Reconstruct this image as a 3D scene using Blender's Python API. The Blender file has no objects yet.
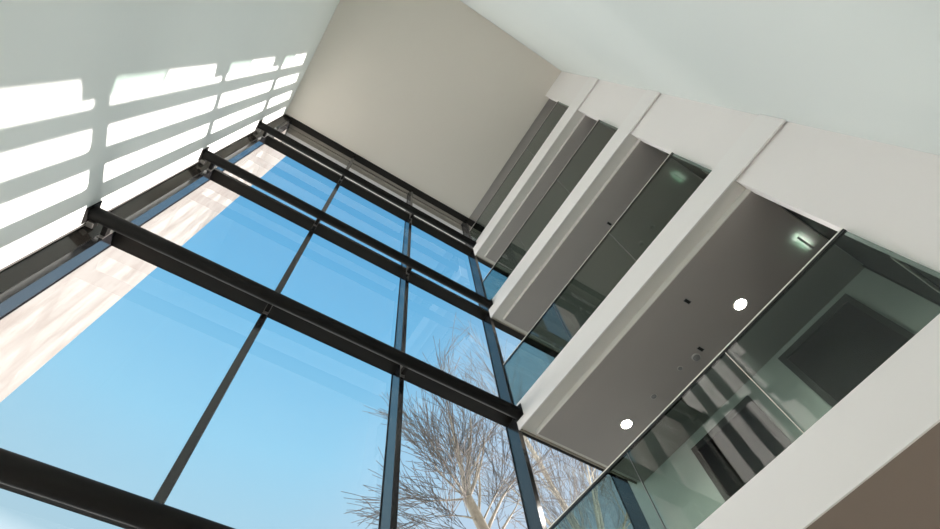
import bpy, bmesh, math, random
from mathutils import Matrix, Vector

S = bpy.context.scene
COL = S.collection
EYE = 1.2                                   # camera height above the ground floor; all z below are measured from the eye

# ------------------------------------------------------------------ camera
cam_data = bpy.data.cameras.new('camera')
cam_data.sensor_fit = 'HORIZONTAL'
cam_data.sensor_width = 36.0
cam_data.lens = 472.56 / 940 * 36.0
cam_data.shift_x = (470 - 440.9) / 940
cam_data.shift_y = -(264.5 - 235.0) / 940
cam_data.clip_start = 0.05
cam_data.clip_end = 500
cam = bpy.data.objects.new('camera', cam_data)
right = Vector((0.85116786, -0.52339061, -0.0396931))
down = Vector((0.47120643, 0.79523728, -0.3815261))
fwd = Vector((0.23125262, 0.30603911, 0.92350544))
m = Matrix((right, -down, -fwd)).transposed().to_4x4()
m.translation = Vector((0, 0, EYE))
cam.matrix_world = m
COL.objects.link(cam)
S.camera = cam

# ------------------------------------------------------------------ sky, sun, exposure
world = bpy.data.worlds.new('sky')
S.world = world
world.use_nodes = True
nt = world.node_tree
nt.nodes.clear()
wo = nt.nodes.new('ShaderNodeOutputWorld')
bg = nt.nodes.new('ShaderNodeBackground')
tc = nt.nodes.new('ShaderNodeTexCoord')
sep = nt.nodes.new('ShaderNodeSeparateXYZ')
ramp = nt.nodes.new('ShaderNodeValToRGB')
nt.links.new(tc.outputs['Generated'], sep.inputs[0])
nt.links.new(sep.outputs['Z'], ramp.inputs[0])
SKY = [(0.0, (2.45, 2.4, 2.3)), (0.22, (2.45, 2.4, 2.3)), (0.40, (1.1, 1.13, 1.13)), (0.50, (0.275, 0.40, 0.475)),
       (0.66, (0.20, 0.405, 0.55)), (0.82, (0.115, 0.325, 0.52)), (0.93, (0.085, 0.28, 0.49)), (1.0, (0.08, 0.265, 0.47))]
while len(ramp.color_ramp.elements) < len(SKY):
    ramp.color_ramp.elements.new(0.5)
for e, (p, c) in zip(ramp.color_ramp.elements, SKY):
    e.position = p
    e.color = (*c, 1)
bg.inputs['Strength'].default_value = 1.0
# the sky pales towards the low sun
dotn = nt.nodes.new('ShaderNodeVectorMath')
dotn.operation = 'DOT_PRODUCT'
dotn.inputs[1].default_value = (0.966, 0.259, 0.0)
nt.links.new(tc.outputs['Generated'], dotn.inputs[0])
rng_n = nt.nodes.new('ShaderNodeMapRange')
rng_n.interpolation_type = 'SMOOTHSTEP'
rng_n.inputs['From Min'].default_value = 0.36
rng_n.inputs['From Max'].default_value = 0.74
rng_n.inputs['To Max'].default_value = 0.85
nt.links.new(dotn.outputs['Value'], rng_n.inputs['Value'])
lite = nt.nodes.new('ShaderNodeMix')
lite.data_type = 'RGBA'
lite.blend_type = 'LIGHTEN'
lite.inputs[7].default_value = (0.36, 0.43, 0.53, 1)
nt.links.new(rng_n.outputs[0], lite.inputs[0])
nt.links.new(ramp.outputs[0], lite.inputs[6])
nt.links.new(lite.outputs[2], bg.inputs['Color'])
nt.links.new(bg.outputs[0], wo.inputs['Surface'])

sun_data = bpy.data.lights.new('sun', 'SUN')
sun_data.energy = 9.4
sun_data.color = (1.0, 0.875, 0.82)
sun_data.angle = math.radians(0.6)
sun = bpy.data.objects.new('sun', sun_data)
SUN_DIR = Vector((-1.0, -0.268, -0.102)).normalized()
sun.rotation_euler = SUN_DIR.to_track_quat('-Z', 'Y').to_euler()
sun.location = (30, 12, 12)
COL.objects.link(sun)

S.view_settings.view_transform = 'Standard'
S.view_settings.look = 'None'
S.view_settings.gamma = 1
S.view_settings.use_curve_mapping = False
S.view_settings.exposure = 0.80
S.cycles.max_bounces = 12
S.cycles.diffuse_bounces = 8
S.cycles.glossy_bounces = 5
S.cycles.transparent_max_bounces = 24
S.cycles.caustics_reflective = False
S.cycles.caustics_refractive = False


# ------------------------------------------------------------------ materials
def mat(name, col, rough=0.6, metal=0.0, noise=0.0, scale=8.0, bump=0.0, spec=0.5):
    M = bpy.data.materials.new(name)
    M.use_nodes = True
    t = M.node_tree
    b = t.nodes['Principled BSDF']
    b.inputs['Roughness'].default_value = rough
    b.inputs['Metallic'].default_value = metal
    b.inputs['Specular IOR Level'].default_value = spec
    b.inputs['Base Color'].default_value = (*col, 1)
    if noise or bump:
        co = t.nodes.new('ShaderNodeTexCoord')
        n = t.nodes.new('ShaderNodeTexNoise')
        n.inputs['Scale'].default_value = scale
        n.inputs['Detail'].default_value = 4
        t.links.new(co.outputs['Object'], n.inputs['Vector'])
        if noise:
            mx = t.nodes.new('ShaderNodeMix')
            mx.data_type = 'RGBA'
            mx.inputs[6].default_value = (*[c * (1 - noise) for c in col], 1)
            mx.inputs[7].default_value = (*[min(1, c * (1 + noise)) for c in col], 1)
            t.links.new(n.outputs['Fac'], mx.inputs[0])
            t.links.new(mx.outputs[2], b.inputs['Base Color'])
        if bump:
            bp = t.nodes.new('ShaderNodeBump')
            bp.inputs['Strength'].default_value = bump
            bp.inputs['Distance'].default_value = 0.01
            t.links.new(n.outputs['Fac'], bp.inputs['Height'])
            t.links.new(bp.outputs[0], b.inputs['Normal'])
    return M


def glass(name, tint, ior, rough=0.0):
    M = bpy.data.materials.new(name)
    M.use_nodes = True
    t = M.node_tree
    t.nodes.clear()
    o = t.nodes.new('ShaderNodeOutputMaterial')
    tr = t.nodes.new('ShaderNodeBsdfTransparent')
    tr.inputs[0].default_value = (*tint, 1)
    gl = t.nodes.new('ShaderNodeBsdfGlossy')
    gl.inputs['Roughness'].default_value = rough
    gl.inputs['Color'].default_value = (1, 1, 1, 1)
    fr = t.nodes.new('ShaderNodeFresnel')
    fr.inputs['IOR'].default_value = ior
    # same reflectance on the way in and the way out of the pane
    geo = t.nodes.new('ShaderNodeNewGeometry')
    iorn = t.nodes.new('ShaderNodeMix')
    iorn.data_type = 'FLOAT'
    iorn.inputs[2].default_value = ior
    iorn.inputs[3].default_value = 1.0 / ior
    t.links.new(geo.outputs['Backfacing'], iorn.inputs[0])
    t.links.new(iorn.outputs[0], fr.inputs['IOR'])
    inv = t.nodes.new('ShaderNodeMath')
    inv.operation = 'MULTIPLY'
    t.links.new(fr.outputs[0], inv.inputs[0])
    one = t.nodes.new('ShaderNodeMath')
    one.operation = 'SUBTRACT'
    one.inputs[0].default_value = 1.0
    t.links.new(geo.outputs['Backfacing'], one.inputs[1])
    t.links.new(one.outputs[0], inv.inputs[1])
    mx = t.nodes.new('ShaderNodeMixShader')
    t.links.new(inv.outputs[0], mx.inputs[0])
    t.links.new(tr.outputs[0], mx.inputs[1])
    t.links.new(gl.outputs[0], mx.inputs[2])
    t.links.new(mx.outputs[0], o.inputs['Surface'])
    return M


def glow(name, col, strength):
    M = bpy.data.materials.new(name)
    M.use_nodes = True
    t = M.node_tree
    b = t.nodes['Principled BSDF']
    b.inputs['Base Color'].default_value = (*col, 1)
    b.inputs['Emission Color'].default_value = (*col, 1)
    b.inputs['Emission Strength'].default_value = strength
    return M


WHITE = (0.80, 0.80, 0.78)
M_WALL_BACK = mat('cool painted plaster', (0.655, 0.69, 0.67), 0.85, noise=0.012, scale=1.2, bump=0.03)  # same wall paint, with dimmer cool light put into its colour
M_WALL_WARM = mat('warm painted plaster', (0.86, 0.82, 0.81), 0.85, noise=0.012, scale=1.2, bump=0.03)  # same wall paint, with the warmer light tinted in
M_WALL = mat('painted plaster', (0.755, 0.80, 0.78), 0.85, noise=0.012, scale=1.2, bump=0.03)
M_CEIL = mat('ceiling paint', (0.80, 0.745, 0.675), 0.9, noise=0.012, scale=1.0)
M_FASCIA = mat('white fascia board', (0.865, 0.835, 0.825), 0.55, noise=0.01, scale=2)
M_SOFFIT = mat('grey soffit board', (0.42, 0.385, 0.365), 0.7, noise=0.02, scale=1.5)
M_SOFFIT_BOUNCE = mat('brown grey soffit board', (0.285, 0.22, 0.19), 0.7, noise=0.02, scale=1.5)  # brown puts the warm bounce from the floor into the soffit colour
M_EDGE = mat('pale soffit edge trim', (0.74, 0.72, 0.68), 0.6)
M_STEEL = mat('black painted steel', (0.011, 0.0105, 0.010), 0.55, noise=0.1, scale=20, spec=0.12)
M_BAR = mat('black brown transom metal', (0.014, 0.012, 0.010), 0.35, noise=0.1, scale=20, spec=0.2)
M_FRAME = mat('dark anodised aluminium', (0.016, 0.016, 0.018), 0.18, noise=0.05, scale=14, spec=0.9)
M_PANEL = mat('dark bronze flashing', (0.035, 0.030, 0.026), 0.10, spec=1.0)
M_TRIM = mat('grey metal edge bead', (0.22, 0.21, 0.20), 0.4, metal=0.4)
M_RAIL = mat('brushed steel rail', (0.84, 0.79, 0.72), 0.4)  # cream colour carries the downlight falling on the rail
M_JOINT = mat('dull joint strip', (0.20, 0.20, 0.19), 0.4, metal=0.6)
M_RUBBER = mat('black gasket', (0.01, 0.01, 0.01), 0.6)
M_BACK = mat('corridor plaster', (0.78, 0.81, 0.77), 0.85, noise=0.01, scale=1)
M_CARPET = mat('grey carpet', (0.16, 0.16, 0.16), 0.95, noise=0.15, scale=90)
M_FLOOR = mat('warm stone floor', (0.66, 0.57, 0.48), 0.45, noise=0.06, scale=3)
M_PAVE = mat('pale paving', (0.46, 0.44, 0.40), 0.85, noise=0.08, scale=2)
M_DOOR = mat('black glazed door', (0.010, 0.010, 0.009), 0.55, spec=0.15)
M_DOORFRAME = mat('dark door frame', (0.05, 0.048, 0.045), 0.5)
M_BARK = mat('pale plane bark', (0.40, 0.36, 0.30), 0.9, noise=0.4, scale=6)
M_TWIG = mat('grey brown twig', (0.15, 0.135, 0.125), 0.9)
M_PLASTIC = mat('off white plastic', (0.55, 0.53, 0.50), 0.5)
M_DARKSLOT = mat('black slot', (0.01, 0.01, 0.01), 0.8)
M_GREY = mat('mid grey enamel', (0.25, 0.25, 0.25), 0.5)
M_LAMP = glow('lit diffuser', (1.0, 0.93, 0.82), 24)
M_GREEN = glow('green lit blade', (0.10, 0.85, 0.35), 4)
M_COOL = glow('white lit blade', (0.90, 1.0, 0.95), 14)
M_GLASS = glass('clear window glass', (0.965, 0.975, 0.975), 1.50)
M_BALUS = glass('tinted balustrade glass', (0.51, 0.58, 0.55), 1.56)

M_STONE = bpy.data.materials.new('cream veined stone')
M_STONE.use_nodes = True
t = M_STONE.node_tree
b = t.nodes['Principled BSDF']
b.inputs['Roughness'].default_value = 0.75
co = t.nodes.new('ShaderNodeTexCoord')
mp = t.nodes.new('ShaderNodeMapping')
mp.inputs['Scale'].default_value = (1.0, 1.6, 0.45)
nz = t.nodes.new('ShaderNodeTexNoise')
nz.inputs['Scale'].default_value = 1.6
nz.inputs['Detail'].default_value = 9
nz.inputs['Roughness'].default_value = 0.65
nz.inputs['Distortion'].default_value = 1.2
rp = t.nodes.new('ShaderNodeValToRGB')
rp.color_ramp.elements[0].position = 0.36
rp.color_ramp.elements[0].color = (0.128, 0.116, 0.105, 1)
rp.color_ramp.elements[1].position = 0.56
rp.color_ramp.elements[1].color = (0.162, 0.159, 0.150, 1)
t.links.new(co.outputs['Object'], mp.inputs[0])
t.links.new(mp.outputs[0], nz.inputs['Vector'])
t.links.new(nz.outputs['Fac'], rp.inputs[0])
t.links.new(rp.outputs[0], b.inputs['Base Color'])
M_TAN = mat('tan stone soffit', (0.30, 0.27, 0.23), 0.8, noise=0.08, scale=3)


# ------------------------------------------------------------------ builders
def box(bm, x0, x1, y0, y1, z0, z1):
    vs = [bm.verts.new((x, y, z)) for x in (x0, x1) for y in (y0, y1) for z in (z0, z1)]
    for f in ((0, 1, 3, 2), (4, 6, 7, 5), (0, 4, 5, 1), (2, 3, 7, 6), (0, 2, 6, 4), (1, 5, 7, 3)):
        bm.faces.new([vs[i] for i in f])


def prism(bm, pts, axis, a0, a1):
    """extrude a closed outline of (u, v) points along an axis"""
    def put(u, v, a):
        return {'x': (a, u, v), 'y': (u, a, v), 'z': (u, v, a)}[axis]
    A = [bm.verts.new(put(u, v, a0)) for u, v in pts]
    B = [bm.verts.new(put(u, v, a1)) for u, v in pts]
    n = len(pts)
    bm.faces.new(A)
    bm.faces.new(B[::-1])
    for i in range(n):
        bm.faces.new((A[i], B[i], B[(i + 1) % n], A[(i + 1) % n]))


def tube(bm, pts, radii, n=8, caps=True):
    rings = []
    prev = None
    for i, p in enumerate(pts):
        d = (pts[min(i + 1, len(pts) - 1)] - pts[max(i - 1, 0)]).normalized()
        a = d.orthogonal().normalized() if prev is None else (prev - d * prev.dot(d)).normalized()
        prev = a
        c = d.cross(a)
        rings.append([bm.verts.new(p + (a * math.cos(2 * math.pi * k / n) + c * math.sin(2 * math.pi * k / n)) * radii[i]) for k in range(n)])
    for r, s in zip(rings, rings[1:]):
        for k in range(n):
            bm.faces.new((r[k], r[(k + 1) % n], s[(k + 1) % n], s[k]))
    if caps:
        bm.faces.new(rings[0][::-1])
        bm.faces.new(rings[-1])


def disc(bm, x, y, z0, z1, r0, r1, n=28):
    """a short round body from z0 (radius r0) to z1 (radius r1)"""
    tube(bm, [Vector((x, y, z0)), Vector((x, y, z1))], [r0, r1], n)


def obj(name, bm, material, parent=None, bevel=0.0, smooth=False):
    bmesh.ops.recalc_face_normals(bm, faces=bm.faces)
    off = Vector((0, 0, EYE))
    if parent is not None:
        q = parent
        while q is not None:
            off -= q.location
            q = q.parent
    bmesh.ops.translate(bm, verts=bm.verts, vec=off)
    me = bpy.data.meshes.new(name)
    bm.to_mesh(me)
    bm.free()
    me.materials.append(material)
    if smooth:
        for p in me.polygons:
            p.use_smooth = True
    o = bpy.data.objects.new(name, me)
    COL.objects.link(o)
    if parent is not None:
        o.parent = parent
    if bevel:
        bv = o.modifiers.new('bevel', 'BEVEL')
        bv.width = bevel
        bv.segments = 2
        bv.limit_method = 'ANGLE'
    return o


def boxes(name, material, parent, *bs, bevel=0.0):
    bm = bmesh.new()
    for q in bs:
        box(bm, *q)
    return obj(name, bm, material, parent, bevel)


def tag(o, label, cat, group=None, kind=None):
    o['label'] = label
    o['category'] = cat
    if group:
        o['group'] = group
    if kind:
        o['kind'] = kind
    return o


def thing(name, label, cat, loc, group=None, kind=None):
    o = bpy.data.objects.new(name, None)
    o.empty_display_size = 0.2
    o.location = (loc[0], loc[1], loc[2] + EYE)
    COL.objects.link(o)
    return tag(o, label, cat, group, kind)


# ------------------------------------------------------------------ key planes
XL, XB, XW, XC = -2.525, 4.137, 4.19, 6.55      # left wall, balcony fascia, right wall, corridor back wall
YO, YE, YI, YG = -1.515, 4.075, 4.15, 4.40      # opposite wall, wall end, mullion inner face, glass
FL, ZC = -EYE, 15.35                            # floor, ceiling
YJ = -0.66                                      # jamb of the balcony openings
LEVELS = [                                      # fascia top, fascia bottom, soffit
    (2.803, 2.308, 2.308), (6.015, 5.550, 5.490), (9.256, 8.750, 8.690), (12.600, 11.960, 11.900)]
TUBES = [2.57, 5.82, 9.17, 12.55]
TRANSOMS = [2.726, 6.020, 9.262, 12.780]
MULL = [-2.294, -0.045, 2.135, 4.310, 6.600]

# ------------------------------------------------------------------ room shell
tag(boxes('floor', M_FLOOR, None, (XL - 0.3, XC + 0.2, YO - 0.2, YG + 0.1, FL - 0.2, FL)),
    'warm stone floor of the tall atrium', 'floor', kind='structure')
tag(boxes('ground_outside', M_PAVE, None, (-60, 70, YG + 0.12, 90, FL - 0.3, FL - 0.05)),
    'pale paving outside in front of the window wall', 'ground', kind='structure')
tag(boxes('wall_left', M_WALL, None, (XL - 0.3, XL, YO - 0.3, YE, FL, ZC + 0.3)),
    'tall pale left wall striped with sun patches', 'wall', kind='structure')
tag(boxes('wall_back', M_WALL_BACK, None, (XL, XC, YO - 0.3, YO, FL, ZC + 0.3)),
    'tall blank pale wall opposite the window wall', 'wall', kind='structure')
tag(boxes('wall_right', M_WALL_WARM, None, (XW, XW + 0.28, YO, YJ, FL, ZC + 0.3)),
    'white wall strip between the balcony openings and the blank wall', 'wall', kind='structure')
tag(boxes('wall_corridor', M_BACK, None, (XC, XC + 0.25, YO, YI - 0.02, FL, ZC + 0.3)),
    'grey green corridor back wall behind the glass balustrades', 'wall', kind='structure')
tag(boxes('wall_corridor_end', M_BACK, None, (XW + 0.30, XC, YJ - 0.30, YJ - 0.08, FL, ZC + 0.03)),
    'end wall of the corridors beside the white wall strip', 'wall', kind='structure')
tag(boxes('wall_outer', M_TAN, None, (MULL[4] + 0.05, 16, YI, YG, FL, ZC + 0.5)),
    'stone outer wall to the right of the window wall', 'wall', kind='structure')
tag(boxes('ceiling', M_CEIL, None, (XL, 4.35, YO, 4.056, ZC, ZC + 0.25)),
    'flat warm grey ceiling at the top of the atrium', 'ceiling', kind='structure')
tag(boxes('ceiling_corridor', M_SOFFIT, None, (4.35, XC, YJ, YI, ZC + 0.04, ZC + 0.25)),
    'grey strip of corridor ceiling behind the topmost glass balustrade', 'ceiling', kind='structure')
tag(boxes('roof', M_TAN, None, (XL - 0.3, XC + 0.3, YO - 0.3, YG + 0.03, ZC + 0.31, ZC + 0.6)),
    'roof slab above the ceiling', 'roof', kind='structure')

# reveal between left wall and window wall
rv = thing('trim_1', 'dark bronze reveal strip where the sunlit left wall meets the window wall', 'trim', (XL, YE, FL), kind='structure')
bm = bmesh.new()
prism(bm, [(XL - 0.02, YE + 0.035), (XL - 0.02, YE + 0.085), (-2.335, YI + 0.06), (-2.335, YI + 0.02)], 'z', FL, ZC + 0.02)
obj('flashing_panel', bm, M_PANEL, rv)
boxes('edge_bead', M_TRIM, rv, (XL - 0.03, XL + 0.014, YE, YE + 0.022, FL, ZC))
boxes('closing_panel', M_RUBBER, rv, (XL - 0.3, -2.335, YE + 0.09, YG, FL, ZC + 0.3))

# ------------------------------------------------------------------ window wall
win = thing('window_1', 'full height window wall of large clear panes in black frames', 'window', (2.1, YG, FL), kind='structure')
for x in MULL:
    bm = bmesh.new()
    box(bm, x - 0.04, x + 0.04, YI, YG, FL, ZC + 0.08)
    mu = obj('mullion', bm, M_FRAME, win, bevel=0.0015)
    boxes('gasket', M_RUBBER, mu, (x - 0.05, x + 0.05, YG, YG + 0.012, FL, ZC + 0.05))
rows = [FL] + [z + 0.08 for z in TRANSOMS]
tops = TRANSOMS + [ZC + 0.08]
for i in range(4):
    x0, x1 = MULL[i] + 0.04, MULL[i + 1] - 0.04
    for z in TRANSOMS:
        bm = bmesh.new()
        box(bm, x0, x1, YI + 0.003, YG, z, z + 0.08)
        obj('transom', bm, M_BAR, win)
    for z0, z1 in zip(rows, tops):
        boxes('pane', M_GLASS, win, (x0, x1, YG - 0.03, YG - 0.004, z0, z1))
boxes('head_frame', M_BAR, win, (-2.335, MULL[4] + 0.04, 4.06, 4.27, ZC - 0.02, ZC + 0.08))
boxes('head_lining', M_TAN, win, (-2.335, MULL[4] + 0.04, 4.27, YG, ZC + 0.08, ZC + 0.12))

tag(boxes('trim_2', M_TAN, None, (-2.25, 14, YG + 0.03, YG + 0.20, ZC + 0.10, ZC + 0.6)),
    'tan stone band of the outer head above the topmost panes', 'trim', kind='structure')
tag(boxes('trim_3', M_FASCIA, None, (-2.25, 14, YG + 0.20, YG + 0.75, ZC + 0.12, ZC + 0.6)),
    'pale outer eaves strip above the topmost panes', 'trim', kind='structure')

# ------------------------------------------------------------------ steel tubes
TUBE_LABELS = ['lowest visible black steel tube crossing the bottom left corner',
               'thick black steel tube running to the fascia with the downlight soffit',
               'black steel tube third up, ending at the balcony below the topmost',
               'highest black steel tube just under the ceiling']
for z, lab in zip(TUBES, TUBE_LABELS):
    tb = thing('steel_tube', lab, 'beam', (XL, 3.92, z), 'black steel tubes across the window wall')
    bm = bmesh.new()
    tube(bm, [Vector((XL + 0.012, 3.92, z)), Vector((XB - 0.012, 3.92, z))], [0.094, 0.094], 40)
    obj('tube_body', bm, M_STEEL, tb, smooth=True).modifiers.new('edges', 'EDGE_SPLIT').split_angle = 0.6
    boxes('end_plate', M_STEEL, tb, (XL + 0.001, XL + 0.014, 3.80, 4.04, z - 0.15, z + 0.15), bevel=0.002)
    boxes('end_plate', M_STEEL, tb, (XB - 0.014, XB - 0.001, 3.815, 4.0, z - 0.11, z + 0.13), bevel=0.002)
    for x in MULL[:3]:
        bk = boxes('bracket', M_STEEL, tb, (x - 0.032, x + 0.032, 4.0, YI - 0.012, z - 0.05, z + 0.05), bevel=0.003)
        boxes('bracket_plate', M_TRIM, bk, (x - 0.036, x + 0.036, YI - 0.012, YI - 0.001, z - 0.10, z + 0.22))
    boxes('spacer_block', M_TRIM, tb, (XL + 0.02, XL + 0.10, 4.02, 4.10, z - 0.07, z + 0.05), bevel=0.003)

# ------------------------------------------------------------------ balconies
BAL_LABELS = ['lowest white balcony edge with brown underside at the bottom right',
              'white balcony edge above the two lit downlights in its soffit',
              'white balcony edge second from the top with narrow grey soffit',
              'topmost white balcony edge just below the ceiling']
for n, ((zt, zb, zs), lab) in enumerate(zip(LEVELS, BAL_LABELS)):
    bl = thing('balcony', lab, 'balcony', (XB, 1.6, zb), 'stacked balconies on the right')
    boxes('fascia', M_FASCIA, bl, (XB, XB + 0.022, YO + 0.002, 4.005, zb, zt), (XB + 0.022, XW - 0.002, YO + 0.002, YJ, zb + 0.035, zb + 0.06), bevel=0.0015)
    boxes('end_board', M_TAN, bl, (XB + 0.022, XC - 0.004, 3.985, 4.005, zb, zt))
    boxes('floor_deck', M_CARPET, bl, (XB + 0.022, XC - 0.004, YJ + 0.002, 3.985, zt - 0.12, zt - 0.004))
    if n == 0:
        boxes('soffit', M_SOFFIT_BOUNCE, bl, (XB + 0.022, XC - 0.004, YJ + 0.002, 3.985, zb + 0.004, zb + 0.06))
    else:
        boxes('edge_strip', M_EDGE, bl, (XB + 0.022, XC - 0.004, YJ + 0.002, 3.985, zb + 0.035, zb + 0.08))
        boxes('soffit', M_SOFFIT, bl, (4.40, XC - 0.004, YJ + 0.002, 3.875, zs, zb + 0.035), (4.50, XC - 0.004, YJ - 0.045, YJ + 0.002, zs, zb + 0.035))
        boxes('soffit_edge', M_EDGE, bl, (4.385, 4.40, YJ - 0.0, 3.89, zs, zb + 0.035), (4.40, XC - 0.004, 3.875, 3.89, zs, zb + 0.035))

# glass balustrades
GL_LABELS = ['lowest tinted glass balustrade reflecting the sun stripes',
             'tinted glass balustrade standing on the balcony edge above the downlights',
             'narrow dark glass balustrade on the second balcony from the top',
             'topmost glass balustrade, a thin dark sliver under the ceiling']
for (zt, zb, zs), lab in zip(LEVELS, GL_LABELS):
    g = thing('glass_balustrade', lab, 'balustrade', (XB + 0.02, 1.6, zt), 'glass balustrades on the balconies')
    ys = [-0.655, 0.91, 2.465, 3.98]
    for y0, y1 in zip(ys, ys[1:]):
        boxes('glass_panel', M_BALUS, g, (XB + 0.004, XB + 0.022, y0 + 0.006, y1 - 0.006, zt, zt + 1.07))
    for y in ys[1:3]:
        boxes('joint_strip', M_RAIL if (zt < 3 and y < 1) else M_JOINT, g, (XB + 0.006, XB + 0.02, y - 0.004, y + 0.004, zt, zt + 1.07))  # one pale strip paints the glint of the glass edge
    boxes('handrail', M_RAIL, g, (XB - 0.002, XB + 0.030, -0.655, 3.98, zt + 1.098, zt + 1.112), bevel=0.002)
    boxes('rail_channel', M_RUBBER, g, (XB + 0.0, XB + 0.028, -0.655, 3.98, zt + 1.070, zt + 1.098))

# ------------------------------------------------------------------ corridor doors
dz = LEVELS[0][0]
d = thing('door_1', 'black door in a dark frame seen through the lowest glass balustrade', 'door', (XC, 0.34, dz), kind='structure')
boxes('frame', M_DOORFRAME, d, (XC - 0.05, XC - 0.001, -0.28, -0.20, dz, 5.38), (XC - 0.05, XC - 0.001, 0.87, 0.955, dz, 5.38),
      (XC - 0.05, XC - 0.001, -0.20, 0.87, 5.29, 5.38))
boxes('leaf', M_DOOR, d, (XC - 0.03, XC - 0.001, -0.20, 0.87, dz, 5.29))
d = thing('door_2', 'black door frame near the window end of the lowest corridor', 'door', (XC, 2.3, dz), kind='structure')
boxes('frame', M_DOORFRAME, d, (XC - 0.05, XC - 0.001, 1.63, 1.71, dz, 5.30), (XC - 0.05, XC - 0.001, 2.75, 2.83, dz, 5.30),
      (XC - 0.05, XC - 0.001, 1.71, 2.75, 5.21, 5.30))
boxes('leaf', M_DOOR, d, (XC - 0.03, XC - 0.001, 1.71, 2.75, dz, 5.21))
END_LABELS = ['black end door of the lowest corridor beside the white wall strip',
              'black end door of the middle corridor at the small green glow',
              'black end door of the third corridor up', 'black end door of the topmost corridor']
for k, ((zt, zb, zs), lab) in enumerate(zip(LEVELS, END_LABELS)):
    zh = LEVELS[k + 1][2] if k < 3 else ZC
    d = thing('door_%d' % (k + 3), lab, 'door', (5.5, YJ - 0.07, zt), kind='structure')
    boxes('leaf', M_DOOR, d, (4.56, 6.48, YJ - 0.078, YJ - 0.05, zt, zh - 0.02))
    boxes('frame', M_DOORFRAME, d, (4.49, 4.56, YJ - 0.078, YJ - 0.03, zt, zh - 0.01), (6.48, 6.54, YJ - 0.078, YJ - 0.03, zt, zh - 0.01))
    boxes('push_bar', M_RAIL, d, (4.7, 5.45, YJ - 0.05, YJ - 0.02, zt + 1.0, zt + 1.04))

# ------------------------------------------------------------------ ceiling fittings
def downlight(x, y, z, lab):
    t_ = thing('downlight', lab, 'ceiling light', (x, y, z), 'round downlights in the balcony soffit')
    bm = bmesh.new()
    disc(bm, x, y, z - 0.006, z - 0.001, 0.098, 0.105)
    obj('trim_ring', bm, M_PLASTIC, t_, smooth=False)
    bm = bmesh.new()
    disc(bm, x, y, z - 0.010, z - 0.006, 0.078, 0.082)
    obj('diffuser', bm, M_LAMP, t_)
    ld = bpy.data.lights.new('downlight_beam', 'SPOT')
    ld.energy = 45
    ld.color = (1.0, 0.93, 0.83)
    ld.spot_size = math.radians(140)
    ld.spot_blend = 0.6
    ld.shadow_soft_size = 0.08
    lo = bpy.data.objects.new('downlight_beam', ld)
    lo.location = (0, 0, -0.03)
    lo.parent = t_
    COL.objects.link(lo)


ZS = LEVELS[1][2]
downlight(5.47, 0.594, ZS, 'lit round downlight in the grey soffit, the one nearer the green glow')
downlight(5.48, 3.043, ZS, 'lit round downlight in the grey soffit, the one nearer the window wall')


def detector(x, y, z, r, h, lab):
    t_ = thing('smoke_detector', lab, 'smoke detector', (x, y, z))
    bm = bmesh.new()
    disc(bm, x, y, z - h * 0.4, z - 0.001, r, r)
    obj('base', bm, M_PLASTIC, t_)
    bm = bmesh.new()
    tube(bm, [Vector((x, y, z - h)), Vector((x, y, z - h * 0.8)), Vector((x, y, z - h * 0.4))], [r * 0.45, r * 0.72, r * 0.82], 24)
    obj('sensor_head', bm, M_GREY, t_, smooth=False)


def slot(x, y, z, lab):
    t_ = thing('ceiling_vent', lab, 'vent', (x, y, z))
    boxes('frame', M_GREY, t_, (x - 0.055, x + 0.055, y - 0.028, y + 0.028, z - 0.004, z - 0.001))
    boxes('opening', M_DARKSLOT, t_, (x - 0.048, x + 0.048, y - 0.021, y + 0.021, z - 0.006, z - 0.004))


detector(5.54, 1.56, ZS, 0.062, 0.055, 'small domed smoke detector between the two lit downlights')
detector(5.48, 1.83, ZS, 0.040, 0.022, 'tiny flat disc on the soffit beside the domed smoke detector')
detector(5.49, 2.42, ZS, 0.050, 0.016, 'flat disc on the soffit close to the handrail by the lower downlight')
slot(4.79, 0.935, ZS, 'small black slot in the soffit near the white balcony edge')
slot(5.508, 1.425, ZS, 'small black slot in the soffit touching the domed smoke detector')
Z3 = LEVELS[2][2]
slot(4.95, 0.95, Z3, 'small black slot in the soffit of the balcony second from the top')
detector(5.75, 0.55, Z3, 0.06, 0.03, 'faint round disc seen through the middle glass balustrade, upper one')
detector(5.80, 0.95, Z3, 0.06, 0.05, 'faint domed detector seen through the middle glass balustrade, lower one')


def exit_light(x, y, z, lab):
    t_ = thing('exit_light', lab, 'exit light', (x, y, z), 'green glowing exit lights at the corridor ends')
    boxes('housing', M_GREY, t_, (x - 0.15, x + 0.15, y - 0.013, y + 0.013, z - 0.060, z - 0.052), (x - 0.02, x + 0.02, y - 0.003, y + 0.003, z - 0.052, z - 0.001))
    boxes('green_lens', M_GREEN, t_, (x - 0.14, x + 0.14, y + 0.003, y + 0.012, z - 0.052, z - 0.048))
    boxes('white_lens', M_COOL, t_, (x - 0.14, x + 0.14, y - 0.012, y - 0.003, z - 0.052, z - 0.048))


exit_light(5.49, -0.52, ZS, 'green glowing exit light on the soffit at the end of the lowest corridor')
exit_light(5.49, -0.50, Z3, 'green glowing exit light behind the middle glass balustrade')

# ------------------------------------------------------------------ outside
pier = thing('stone_building', 'sunlit cream stone wing outside the glass along the left wall', 'building', (-3.2, 5.3, FL))
boxes('stone_wall', M_STONE, pier, (-4.2, -2.26, YG + 0.03, 6.15, FL, 24.0))


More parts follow.
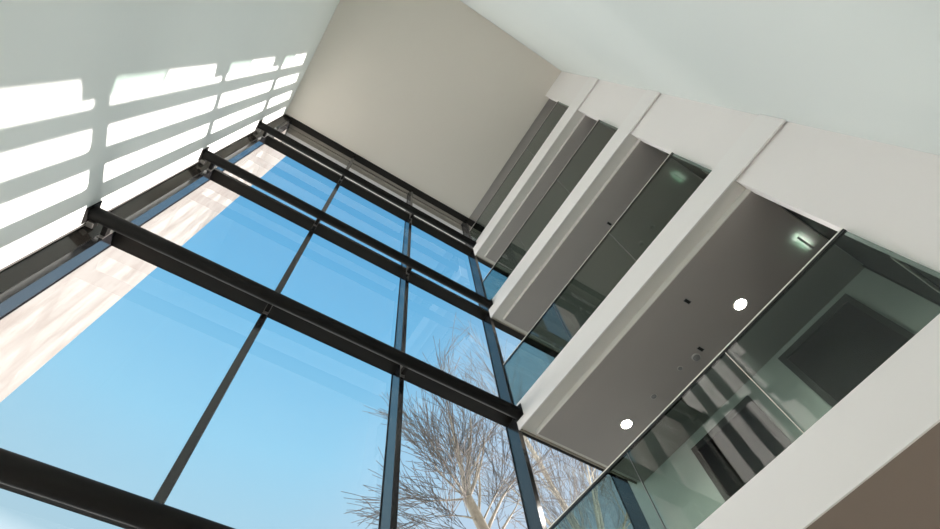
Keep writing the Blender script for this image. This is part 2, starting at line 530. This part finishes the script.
def limb(bm, tw, p, dvec, length, r, depth, rng, up=0.0, kids=6, spread=0.55):
    """one wandering tapering limb with side shoots"""
    n = 6 if depth else 4
    pts, rad = [p.copy()], [r]
    d_ = dvec.normalized()
    for i in range(n):
        d_ = (d_ + Vector((rng.uniform(-1, 1), rng.uniform(-1, 1), rng.uniform(-1, 1))) * 0.09 + Vector((0, 0, up * 0.05))).normalized()
        pts.append(pts[-1] + d_ * (length / n))
        rad.append(max(0.0085, r * (1 - 0.85 * (i + 1) / n)))
    tube(bm if r > 0.028 else tw, pts, rad, 7 if r > 0.05 else (5 if r > 0.02 else 3), caps=False)
    if depth <= 0:
        return
    for k in range(kids):
        f = 0.15 + 0.83 * (k + rng.random() * 0.7) / kids
        i = min(int(f * n), n - 1)
        q = pts[i].lerp(pts[i + 1], f * n - i)
        base = (pts[i + 1] - pts[i]).normalized()
        side = Vector((rng.uniform(-1, 1), rng.uniform(-1, 1), rng.uniform(-0.5, 1))).normalized()
        nd = (base + side * spread * rng.uniform(0.6, 1.2)).normalized()
        limb(bm, tw, q, nd, max(1.1, length * rng.uniform(0.40, 0.66)), min(max(0.010, rad[i] * 0.5), 0.035), depth - 1, rng, up, kids, spread)


def tree(lab, base, via, fork, targets, r0, seed, depth=3, kids=6):
    rng = random.Random(seed)
    t_ = thing('bare_tree', lab, 'tree', base, 'bare trees outside the window wall')
    B, V, F = Vector(base), Vector(via), Vector(fork)
    bm = bmesh.new()
    pts = [B.lerp(V, f) + Vector((math.sin(f * 5) * 0.12, math.cos(f * 4) * 0.1, 0)) * (1 - f) for f in (0, 0.25, 0.5, 0.75)]
    pts += [V, V.lerp(F, 0.35) + Vector((0, 0, -0.03)), V.lerp(F, 0.7), F]
    tube(bm, pts, [r0 * 1.7, r0 * 1.4, r0 * 1.3, r0 * 1.2, r0 * 1.1, r0, r0 * 0.95, r0 * 0.85], 14, caps=False)
    obj('trunk', bm, M_BARK, t_, smooth=True)
    bm, tw = bmesh.new(), bmesh.new()
    for T, r, *at in targets:                 # each main limb leaves the trunk at its fork or a little before it
        T = Vector(T)
        P = V.lerp(F, at[0] if at else 0.96)
        limb(bm, tw, P, T - P, (T - P).length, r, depth, rng, kids=kids)
    obj('branches', bm, M_BARK, t_, smooth=True)
    obj('twigs', tw, M_TWIG, t_, smooth=True)


tree('bare pale barked tree forking low in the pane below the thick tube', (11.6, 11.9, FL), (9.5, 11.4, 9.6), (8.25, 11.0, 10.9),
     [((7.5, 10.6, 15.0), 0.07), ((8.7, 10.8, 14.6), 0.11), ((8.3, 11.4, 14.0), 0.09), ((7.0, 10.4, 13.8), 0.05), ((6.6, 11.0, 12.8), 0.05),
      ((6.5, 10.4, 11.6), 0.04), ((9.7, 10.6, 13.8), 0.08), ((7.0, 12.2, 13.0), 0.045), ((6.9, 10.0, 10.2), 0.035),
      ((6.7, 11.9, 10.6), 0.04), ((6.9, 10.6, 9.6), 0.035, 0.6), ((9.4, 11.6, 13.4), 0.06, 0.6), ((10.5, 10.8, 13.0), 0.07, 0.35),
      ((11.2, 11.6, 12.6), 0.06, 0.1), ((9.2, 10.2, 11.6), 0.04, 0.5), ((7.4, 11.2, 9.2), 0.035, 0.4)], 0.18, 5, kids=4)
tree('bare tree with heavy limbs under the downlight soffit', (25.5, 17.9, FL), (23.8, 17.5, 10.5), (21.4, 17.1, 15.4),
     [((15.7, 15.7, 23.2), 0.24), ((18.2, 17.1, 24.6), 0.2), ((22.8, 16.8, 22.5), 0.17), ((15.0, 17.4, 18.8), 0.15), ((16.8, 15.4, 16.8), 0.14),
      ((24.6, 16.2, 21.7), 0.14), ((20.4, 15.1, 21.8), 0.14)], 0.36, 11, kids=6)
